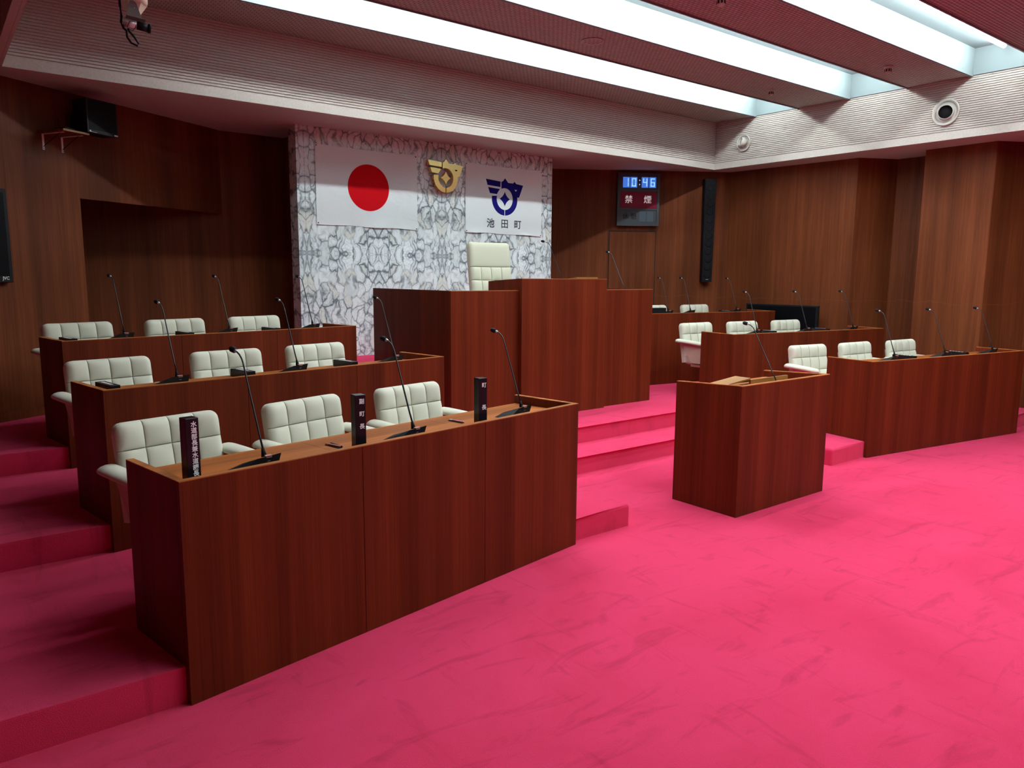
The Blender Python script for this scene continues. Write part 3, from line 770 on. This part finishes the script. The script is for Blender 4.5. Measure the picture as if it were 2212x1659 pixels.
# ------------------------------------------------------------------ name posts
def post(loc, rz, text, label, size, pitch, ztop, xoff=0.006):
    t_ = thing('name_post', label, 'name post', loc, rz, 'black name posts on the desks')
    b = MB(); b.box(-0.0255, 0.0255, 0, 0.052, 0, 0.258, LACQ, None, 0.0015, 2); b.build('block', t_)
    ch = [(c, face_front(xoff, -0.0006, ztop - pitch * k)) for k, c in enumerate(text)]
    text_part('lettering', ch, size, WHITE, t_, 0.0004, 0.0004, 'white brush-style characters')
    return t_
zl1 = .873 - .0515
a = R_(9.8)
post(Wd(L1, .105, .100, zl1), a, '水道部長兼水道課長', 'black name post with nine white characters at the left end', 0.0235, 0.0238, 0.233)
post(Wd(L1, .882, .105, zl1), a - R_(13), '副町長', 'black name post with three white characters, middle of the nearest desk', 0.026, 0.0575, 0.227)
post(Wd(L1, 1.680, .110, zl1), a - R_(13), '町長', 'black name post with two white characters, farthest on the nearest desk', 0.029, 0.120, 0.219)
def lying(row, s, d, lab, n=5, rz=0.0, hgt=0.0):
    tz, h = tiers[id(row)]; loc = Wd(row, s, d, desk_z(tz, h, d) + 0.001)
    t_ = thing('name_post', lab, 'name post', loc, R_(row[1]) + rz, 'black name posts on the desks')
    b = MB(); vs = b.box(-0.026, 0.026, 0, 0.224, 0, 0.050, LACQ, None, 0.0015, 2)
    b.build('block', t_)
    b = MB(); rr = random.Random(int(s * 100))
    for k in range(n):   # white characters too small to read, as short brush strokes
        y = 0.05 + k * 0.15 / n
        for q in range(3):
            b.box(-0.009, 0.009, y + q * 0.007 - 0.0012, y + q * 0.007 + 0.0012, 0.0500, 0.0506, WHITE)
        b.box(-0.0015, 0.0015, y - 0.003, y + 0.017, 0.0500, 0.0507, WHITE)
    b.build('lettering', t_)
lying(L2, .115, .15, 'black name post lying flat at the left end of the middle left desk')
lying(L2, .93, .19, 'black name post lying flat in the middle of the middle left desk')
lying(L2, 1.70, .18, 'black name post lying flat near the right of the middle left desk')
lying(L3, .125, .17, 'black name post lying flat at the left end of the rear left desk')
lying(L3, .96, .19, 'black name post lying flat in the middle of the rear left desk')
lying(L3, 1.70, .18, 'black name post lying flat near the right of the rear left desk')
lying(R1, .83, .15, 'black name post lying flat on the front right desk, left one')
lying(R1, 1.68, .15, 'black name post lying flat on the front right desk, middle one')
lying(R2, .83, .20, 'black name post lying flat on the middle right desk, left one')
lying(R2, 1.71, .20, 'black name post lying flat on the middle right desk, before the dark screen')
lying(R3, 1.85, .20, 'black name post lying flat on the rear right desk')

# pens in their trays
def pen_tray(s, d, lab, pen, tip, dark=True):
    t_ = thing('pen_tray', lab, 'pen tray', Wd(L1, s, d, desk_z(0, .873, d)), R_(9.8)); t_.rotation_euler = (0, 0, R_(9.8))
    b = MB(); vs = b.box(-0.010, 0.010, -0.055, 0.055, 0.0, 0.0025, BLACKM)
    b.build('tray', t_)
    return t_
def pen(s, d, lab, m1, m2, rz):
    t_ = thing('pen', lab, 'pen', Wd(L1, s, d, desk_z(0, .873, d) + 0.0072), R_(9.8) + rz)
    b = MB(); b.tube([(0, -0.05, 0), (0, 0.035, 0)], 0.0042, m1, 10); b.build('barrel', t_)
    b = MB(); b.tube([(0, 0.035, 0), (0, 0.055, 0.0)], [0.0042, 0.003], m2, 10); b.build('cap', t_)
pen_tray(.066, .30, 'black slot tray at the left end of the nearest desk', None, None)
pen_tray(.842, .268, 'black slot tray holding a pink pen left of the middle post', None, None)
pen_tray(1.655, .294, 'black slot tray holding a pen left of the farthest standing post', None, None)
pen(.843, .268, 'pink pen with an orange clip on the nearest desk', PINK, ORANGE, 0.10)
pen(1.657, .290, 'pink and white pen on the nearest desk, left of the farthest standing post', PINK, WHITE, 0.05)
pen(.855, .262, 'black pen beside the pink pen on the nearest desk', BLACK, BLACK, -0.08)

# flat things on the right desks
def flat(row, s, d, wx, wy, hz, m, name, lab, cat, rz=0.0, inner=None):
    tz, h = tiers[id(row)]; t_ = thing(name, lab, cat, Wd(row, s, d, desk_z(tz, h, d) + 0.0015), R_(row[1]) + rz)
    b = MB(); vs = b.box(0, wx, 0, wy, 0, hz, m, None, 0.001, 1)
    b.build('cover', t_)
    if inner:
        b = MB(); vs = b.box(0.01, wx - 0.01, 0.01, wy - 0.01, hz, hz + 0.001, inner)
        b.build('sheet', t_)
flat(R1, .06, .10, .20, .26, .012, LEATHER, 'document_folder', 'flat black folder at the left end of the front right desk', 'folder', inner=GREYM)
flat(R2, .05, .10, .20, .27, .014, LEATHER, 'document_folder', 'flat black folder with papers at the left end of the middle right desk', 'folder', inner=PAPER)
flat(R3, .97, .14, .13, .20, .012, LEATHER, 'document_folder', 'flat dark folder on the rear right desk between two microphones', 'folder')
flat(R3, .33, .14, .34, .08, .110, BLACKM, 'equipment_box', 'black box standing on the rear right desk beside the rostrum', 'equipment box')

# ------------------------------------------------------------------ flags and emblem on the marble
MY = 7.56
def flagbase(x0, x1, z0, z1, label, seed, wr):
    t_ = thing('wall_flag', label, 'flag', (x0, MY - 0.004, z0), 0)
    w_, h_ = x1 - x0, z1 - z0; b = MB(); nx, nz = 48, 34; g = []
    rr = random.Random(seed); ph = [rr.uniform(0, 6) for _ in range(4)]
    def Y(x, z):
        e = min(1, min(x, w_ - x) / 0.08) ; bot = max(0, 1 - z / wr)
        return -0.006 - 0.0010 * math.sin(9 * x + ph[0] + 4 * z) * e - 0.006 * bot * bot * (math.sin(16 * x + ph[1] - 12 * z) * 0.6 + math.sin(7 * x + ph[2])) * e
    for j in range(nz + 1):
        r = []
        for i in range(nx + 1):
            x = w_ * i / nx; z = h_ * j / nz
            zz = z - (0.010 * math.sin(math.pi * x / w_) if j == nz else 0) - 0.012 * (x / w_) * (1 - z / h_) + (0.004 * math.sin(11 * x + ph[3]) if j == 0 else 0)
            r.append(b.bm.verts.new((x, Y(x, z), zz)))
        g.append(r)
    fs = [b.bm.faces.new((g[j][i], g[j][i + 1], g[j + 1][i + 1], g[j + 1][i])) for j in range(nz) for i in range(nx)]
    for f in fs: f.smooth = True
    b._fin(fs, FLAG); bmesh.ops.solidify(b.bm, geom=fs, thickness=0.0015)
    b.build('cloth', t_)
    for (x, z) in ((0.015, 0.015), (0.015, h_ - 0.015), (w_ - 0.015, h_ - 0.02), (w_ - 0.015, 0.0)):
        b = MB(); b.lathe([(0.006, 0), (0.006, 0.003), (0, 0.004)], BLACKM, 12, Matrix.Translation((x, -0.008, z)) @ Matrix.Rotation(R_(90), 4, 'X')); b.build('pin', t_)
    return t_, w_, h_
def disc_grid(b, cx, cz, fn_in, y, m, ext, n=60, th=0.0012):
    pass
fl, fw_, fh_ = flagbase(3.28, 4.49, 2.139, 2.952, 'white flag with a large red disc on the marble wall', 3, 0.16)
b = MB(); N = 96; ring = []
def fy(x): return -0.022
c = b.bm.verts.new((0.605, -0.0078, 0.411)); R0 = 0.246
ringv = [b.bm.verts.new((0.605 + R0 * math.cos(2 * math.pi * k / N), -0.0078, 0.411 + R0 * math.sin(2 * math.pi * k / N))) for k in range(N)]
fs = [b.bm.faces.new((c, ringv[(k + 1) % N], ringv[k])) for k in range(N)]
b._fin(fs, RED); bmesh.ops.solidify(b.bm, geom=fs, thickness=-0.0005)
b.build('red_disc', fl)

# town emblem outline in a unit frame: x -0.5..0.5 , z 0..0.8 (width 1)
def emblem(b, M, m, th):
    def ext(pts):
        a = [b.bm.verts.new(M @ Vector((x, 0, z))) for x, z in pts]; c_ = [b.bm.verts.new(M @ Vector((x, -th, z))) for x, z in pts]
        n = len(pts); f = [b.bm.faces.new(c_[::-1]), b.bm.faces.new(a)]
        for i in range(n): f.append(b.bm.faces.new((a[i], a[(i + 1) % n], c_[(i + 1) % n], c_[i])))
        b._fin(f, m)
    cx, cz = 0.0, 0.424
    def arc(a0, a1, rx, rz, n=24): return [(cx + rx * math.cos(R_(a0 + (a1 - a0) * k / n)), cz + rz * math.sin(R_(a0 + (a1 - a0) * k / n))) for k in range(n + 1)]
    O_ = (0.343, 0.419); I_ = (0.215, 0.276)
    ext(arc(172, 268.5, *O_) + arc(267.5, 166, *I_))                    # lower left part of the ring
    # right part of the ring joined to the bird's head
    ext(arc(271.5, 369, *O_) + [(0.39, 0.492), (0.50, 0.807), (0.31, 0.834), (0.263, 0.885), (0.222, 0.838), (0.09, 0.842), (0.004, 0.95), (-0.05, 0.872), (-0.092, 0.852)] + arc(115, -87.5, *I_, 34))
    ext([(-0.50, 0.891), (-0.117, 0.857), (-0.117, 0.718), (-0.458, 0.743)])   # two wing bars
    ext([(-0.442, 0.691), (-0.128, 0.668), (-0.16, 0.625), (-0.19, 0.575), (-0.21, 0.534), (-0.394, 0.545)])
    st = []
    for q in range(4):
        a0, a1 = 90 + 90 * q, 180 + 90 * q
        L0, L1_ = (0.186 if q % 2 == 0 else 0.14), (0.14 if q % 2 == 0 else 0.186)
        P0 = Vector((L0 * math.cos(R_(a0)), L0 * math.sin(R_(a0)))); P1 = Vector((L1_ * math.cos(R_(a1)), L1_ * math.sin(R_(a1)))); C = (P0 + P1) * 0.30
        for k in range(8):
            u = k / 8; p = (1 - u) ** 2 * P0 + 2 * u * (1 - u) * C + u * u * P1; st.append((cx + p.x, cz + p.y))
    ext(st)
def emblem_eye(b, M, m, th):
    pts = [(0.265, 0.685), (0.330, 0.680), (0.312, 0.645), (0.285, 0.645)]
    a = [b.bm.verts.new(M @ Vector((x, -th, z))) for x, z in pts]; c_ = [b.bm.verts.new(M @ Vector((x, -th - 0.004, z))) for x, z in pts]
    f = [b.bm.faces.new(c_[::-1])] + [b.bm.faces.new((a[i], a[(i + 1) % 4], c_[(i + 1) % 4], c_[i])) for i in range(4)]; b._fin(f, m)
fl, fw_, fh_ = flagbase(5.15, 6.33, 2.134, 2.942, 'white flag with navy bird-shaped town emblem and three characters', 8, 0.06)
ME = Matrix.Translation((0.585, -0.0074, 2.352 - 2.134)) @ Matrix.Diagonal((0.575, 1, 0.475, 1))
b = MB(); emblem(b, ME, NAVY, 0.0006); o = b.build('printed_emblem', fl)
b = MB(); emblem_eye(b, ME, FLAG, -0.0030); b.build('eye', o)
text_part('lettering', [(c, face_front(0.585 + dx, -0.0076, 2.247 - 2.134)) for c, dx in (('池', -0.215), ('田', 0.0), ('町', 0.205))], 0.118, INK, fl, 0.0004, 0.0012, 'three dark characters')

t_ = thing('wall_emblem', 'polished gold metal town emblem between the two flags', 'emblem', (4.838, MY - 0.001, 2.56))
ME = Matrix.Translation((0, -0.025, 0)) @ Matrix.Diagonal((0.475, 1, 0.395, 1))
b = MB(); emblem(b, ME, GOLD, 0.045); o = b.build('emblem_body', t_)
b = MB(); emblem_eye(b, ME, BLACKM, 0.0455); b.build('eye', o)
b = MB()
for x, z in ((-0.1, 0.10), (0.1, 0.10), (0.12, 0.28), (-0.16, 0.30), (0, 0.16)): b.tube([(x, 0.0, z), (x, -0.03, z)], 0.006, CHROME, 8)
b.build('standoff', t_)

# ------------------------------------------------------------------ wall clock board, speaker, screens
t_ = thing('digital_clock_board', 'dark wall board with lit clock 10:46 and a red no-smoking sign', 'clock', (*rw(1.24, -0.001), 2.34), RAN)
b = MB(); fr_d = -0.075
b.box(-0.306, 0.306, fr_d + 0.012, 0.0, 0, 0.735, CLK)
for x0, x1, z0, z1 in ((-0.306, -0.272, 0, 0.735), (0.272, 0.306, 0, 0.735), (-0.272, 0.272, 0.0, 0.045), (-0.272, 0.272, 0.70, 0.735), (-0.272, 0.272, 0.222, 0.245), (-0.272, 0.272, 0.482, 0.510)):
    b.box(x0, x1, fr_d, fr_d + 0.012, z0, z1, CLK)
b.build('housing', t_)
def seg7(b, x0, z0, w_, h_, on, y):
    k = 0.012; xm, sl = 0, 0.006
    S7 = {'a': (x0, x0 + w_, z0 + h_ - k, z0 + h_), 'd': (x0, x0 + w_, z0, z0 + k), 'g': (x0, x0 + w_, z0 + h_ / 2 - k / 2, z0 + h_ / 2 + k / 2),
          'f': (x0, x0 + k, z0 + h_ / 2 + 0.003, z0 + h_), 'b': (x0 + w_ - k, x0 + w_, z0 + h_ / 2 + 0.003, z0 + h_), 'e': (x0, x0 + k, z0, z0 + h_ / 2 - 0.003), 'c': (x0 + w_ - k, x0 + w_, z0, z0 + h_ / 2 - 0.003)}
    for c in on: X0, X1, Z0, Z1 = S7[c]; b.box(X0, X1, y, y + 0.003, Z0, Z1, DIGIT)
o = None
for i, (x, dgt) in enumerate(((-0.228, 'bc'), (-0.120, 'abcdef'), (0.042, 'bcfg'), (0.152, 'acdefg'))):
    b = MB(); b.box(x, x + 0.097, fr_d + 0.008, fr_d + 0.0125, 0.535, 0.68, BLUELIT); o = b.build('display_cell', t_)
    b = MB(); seg7(b, x + 0.020, 0.551, 0.060, 0.112, dgt, fr_d + 0.005); b.build('digit', o)
b = MB()
for z in (0.578, 0.636): b.lathe([(0.008, 0), (0.008, 0.004), (0, 0.005)], DIGIT, 12, Matrix.Translation((0.012, fr_d + 0.0125, z)) @ Matrix.Rotation(R_(90), 4, 'X'))
b.build('colon', t_)
b = MB(); b.box(-0.265, 0.268, fr_d + 0.006, fr_d + 0.0125, 0.250, 0.478, REDSIGN); sg = b.build('sign_face', t_); sg['label'] = 'dark red face with two white characters'
text_part('lettering', [('禁', face_front(-0.140, fr_d + 0.0055, 0.363)), ('煙', face_front(0.135, fr_d + 0.0055, 0.363))], 0.118, SIGNLIT, sg, 0.0006, 0.0)
b = MB(); b.box(-0.266, 0.266, fr_d + 0.009, fr_d + 0.0125, 0.05, 0.218, CLK); rs = b.build('recess_face', t_)
text_part('lettering', [('休', face_front(-0.180, fr_d + 0.0085, 0.125)), ('憩', face_front(-0.062, fr_d + 0.0085, 0.125))], 0.088, BLACK, rs, 0.0006, 0.001)
for x in (0.022, 0.130):
    b = MB(); b.box(x, x + 0.093, fr_d + 0.006, fr_d + 0.0095, 0.060, 0.200, CELLOFF); b.build('unlit_cell', rs)

t_ = thing('column_speaker', 'tall slim black column speaker hung on the wood wall near the corner', 'speaker', (*rw(2.272, 0.0), 1.55), RAN)
b = MB(); b.prof([(-0.072, 0.0), (0.072, 0.0), (0.085, 1.455), (-0.085, 1.455)], -0.13, -0.03, BLACKM); b.build('cabinet', t_)
b = MB(); b.prof([(-0.060, 0.02), (0.060, 0.02), (0.070, 1.43), (-0.070, 1.43)], -0.137, -0.13, BLACKM)
for k in range(12): b.lathe([(0.05, 0), (0.04, 0.0010), (0.012, 0.0002), (0, 0.0008)], BLACKM, 20, Matrix.Translation((0, -0.1372, 0.10 + k * 0.112)) @ Matrix.Rotation(R_(90), 4, 'X'))
b.build('grille', t_)
b = MB(); b.box(-0.02, 0.02, -0.1395, -0.137, 0.030, 0.040, GREYM); b.build('badge', t_)
b = MB(); b.box(-0.03, 0.03, -0.03, 0.0, 0.3, 0.42, BLACK); b.box(-0.03, 0.03, -0.03, 0.0, 1.1, 1.22, BLACK); b.build('wall_bracket', t_)

# large dark screen standing by the right wall
t_ = thing('flat_screen', 'large black flat screen on a stand against the right wall', 'screen', (9.20, 5.86, 3 * ST - 0.0), R_(90))
b = MB(); b.box(-0.545, 0.545, -0.02, 0.03, 0.29, 0.815, BLACK, None, 0.004, 2); b.build('frame', t_)
b = MB(); b.box(-0.52, 0.52, 0.030, 0.032, 0.315, 0.795, SCREEN); b.build('panel', t_)
b = MB(); b.tube([(0, -0.01, 0.02), (0, -0.01, 0.32)], 0.025, BLACK, 12); b.build('post', t_)
b = MB(); b.box(-0.30, 0.30, -0.09, 0.09, 0.0, 0.02, BLACK, None, 0.004); b.build('foot', t_)

# small monitor over a bracket shelf on the left wall
def lwM(s, d, z): x, y = lw(s, d); return (x, y, z)
t_ = thing('wall_shelf', 'small wooden shelf on two white brackets, high on the left wall', 'shelf', lwM(0, -0.0, 0), LAN)
b = MB(); b.box(0.265, 0.50, -0.30, -0.001, 2.742, 2.758, WOOD_PANEL); b.build('board', t_)
b = MB(); b.box(0.265, 0.50, -0.302, -0.30, 2.742, 2.758, WOOD_PALE); o = b.build('board_edge', t_); o['label'] = 'pale raw front edge'
for x in (0.305, 0.475):
    b = MB(); b.box(x, x + 0.017, -0.004, 0.0, 2.615, 2.741, WHITE); b.box(x, x + 0.017, -0.24, -0.001, 2.737, 2.7415, WHITE)
    b.lathe([(0.004, 0), (0.003, 0.002), (0, 0.0025)], BLACKM, 10, Matrix.Translation((x + 0.0085, -0.004, 2.625)) @ Matrix.Rotation(R_(90), 4, 'X')); b.tube([(x + 0.0085, -0.004, 2.64), (x + 0.0085, -0.20, 2.739)], 0.0028, BLACKM, 8); b.build('bracket', t_)
t_ = thing('tube_monitor', 'black boxy monitor held high on the left wall beside the shelf', 'monitor', lwM(0.615, 0.0, 2.762), LAN)
b = MB(); b.box(-0.148, 0.148, -0.325, -0.285, 0, 0.275, BLACK, None, 0.004, 2); b.box(-0.140, 0.140, -0.285, -0.16, 0.006, 0.268, BLACKM)
b.build('casing', t_)
b = MB(); b.box(-0.132, 0.132, -0.327, -0.325, 0.028, 0.262, SCREEN, None, 0.0005, 1); b.build('screen', t_)
b = MB(); b.box(-0.130, -0.118, -0.3275, -0.325, 0.008, 0.020, WHITE); b.box(-0.118, -0.06, -0.3268, -0.325, 0.008, 0.010, WHITE); o = b.build('trim_strip', t_); o['label'] = 'bright strip of light trim'
b = MB(); b.box(0.108, 0.142, -0.3275, -0.325, 0.006, 0.018, PAPER); o = b.build('sticker', t_); o['label'] = 'small pale maker label'
b = MB(); b.box(-0.07, 0.07, -0.16, -0.07, 0.04, 0.20, BLACKM); b.box(-0.04, 0.04, -0.07, -0.003, 0.07, 0.17, BLACKM); b.build('neck', t_)
t_ = thing('adapter', 'small dark box on the shelf edge beside the boxy monitor', 'adapter', lwM(0.385, -0.17, 2.7585), LAN)
b = MB(); b.box(-0.045, 0.045, -0.06, 0.06, 0, 0.028, BLACKM, None, 0.004); b.build('box', t_)
b = MB(); b.tube([(0.03, 0.06, 0.012), (0.02, 0.09, 0.06), (0.04, 0.12, 0.12)], 0.003, BLACK, 8); b.build('cable', t_)

t_ = thing('wall_television', 'large black television cut by the left picture edge, white maker lettering', 'television', lwM(-0.03, 0.0, 1.54), LAN)
b = MB(); b.box(-1.15, -0.045, -0.06, -0.005, 0.0, 0.72, BLACK, None, 0.005, 2); b.build('frame', t_)
b = MB(); b.box(-1.12, -0.072, -0.0615, -0.06, 0.05, 0.69, SCREEN); b.build('panel', t_)
text_part('lettering', [('JVC', face_front(-0.105, -0.0625, 0.033))], 0.034, PAPER, t_, 0.0004, 0.0006, 'white maker lettering')

# ------------------------------------------------------------------ camera on its ceiling mount, top left
t_ = thing('video_camera_mount', 'cream motorised mount with a small silver-black camera and looped cable, top left', 'camera', (1.045, 4.80, 2.972), R_(-8)); t_.scale = (0.85, 0.85, 0.85)
b = MB()
b.lathe([(0.050, 0.145), (0.082, 0.150), (0.086, 0.17), (0.086, 0.30), (0.07, 0.34), (0.045, 0.36)], CREAM, 28)
b.build('motor_housing', t_)
b = MB()
vs = b.lathe([(0.012, 0.055), (0.050, 0.105), (0.080, 0.148), (0.050, 0.152)], CREAM, 6, None, False); b.build('lower_cone', t_)
b = MB(); b.tube([(0, 0, 0.35), (0, 0, (CEI - 2.972) / 0.85)], 0.022, CREAM, 16); b.build('drop_pipe', t_)
b = MB(); b.prof([(-0.052, 0.056), (0.038, 0.045), (0.010, 0.135), (-0.008, 0.148), (-0.028, 0.142)], -0.088, -0.084, GREYM)
b.prof([(-0.052, 0.052), (0.060, 0.040), (0.060, 0.044), (-0.052, 0.056)], -0.088, 0.05, GREYM)
for dx, dz in ((-0.018, 0.118), (-0.004, 0.118), (-0.020, 0.104), (-0.004, 0.102)): b.lathe([(0.004, 0), (0.003, 0.003), (0, 0.004)], CHROME, 10, Matrix.Translation((dx, -0.088, dz)) @ Matrix.Rotation(R_(90), 4, 'X'))
b.build('bracket', t_)
cb = None
b = MB(); b.tube([(-0.075, -0.045, 0.022), (0.010, -0.045, 0.010)], 0.024, SILVER, 24); cb = b.build('camera_body', t_)
b = MB(); b.tube([(0.010, -0.045, 0.010), (0.075, -0.045, 0.001)], 0.026, BLACK, 24); b.tube([(0.075, -0.045, 0.001), (0.092, -0.045, -0.001)], [0.029, 0.027], BLACKM, 24); b.build('lens_barrel', cb)
b = MB()
b.tube([(-0.10, -0.02, 0.36), (-0.085, -0.045, 0.20), (-0.083, -0.05, 0.12), (-0.078, -0.05, 0.05), (-0.082, -0.045, 0.02), (-0.070, -0.05, -0.02), (-0.055, -0.055, -0.035)], 0.0075, BLACKM, 10)
loop = [(-0.055, -0.055, -0.03), (-0.052, -0.055, -0.075), (-0.030, -0.055, -0.108), (0.006, -0.055, -0.120), (0.012, -0.055, -0.105), (-0.008, -0.055, -0.072), (-0.040, -0.055, -0.035), (-0.045, -0.055, -0.02)]
b.tube(loop, 0.0065, BLACKM, 10)
b.tube([(-0.050, -0.07, -0.02), (-0.035, -0.075, 0.02), (-0.005, -0.075, 0.022), (0.000, -0.07, -0.010), (-0.020, -0.065, -0.035), (-0.045, -0.06, -0.02)], 0.002, BLACKM, 8)
b.tube([(-0.085, -0.05, 0.18), (-0.14, -0.03, 0.185), (-0.19, 0.0, 0.21)], 0.008, BLACKM, 8)
b.build('cable', t_)
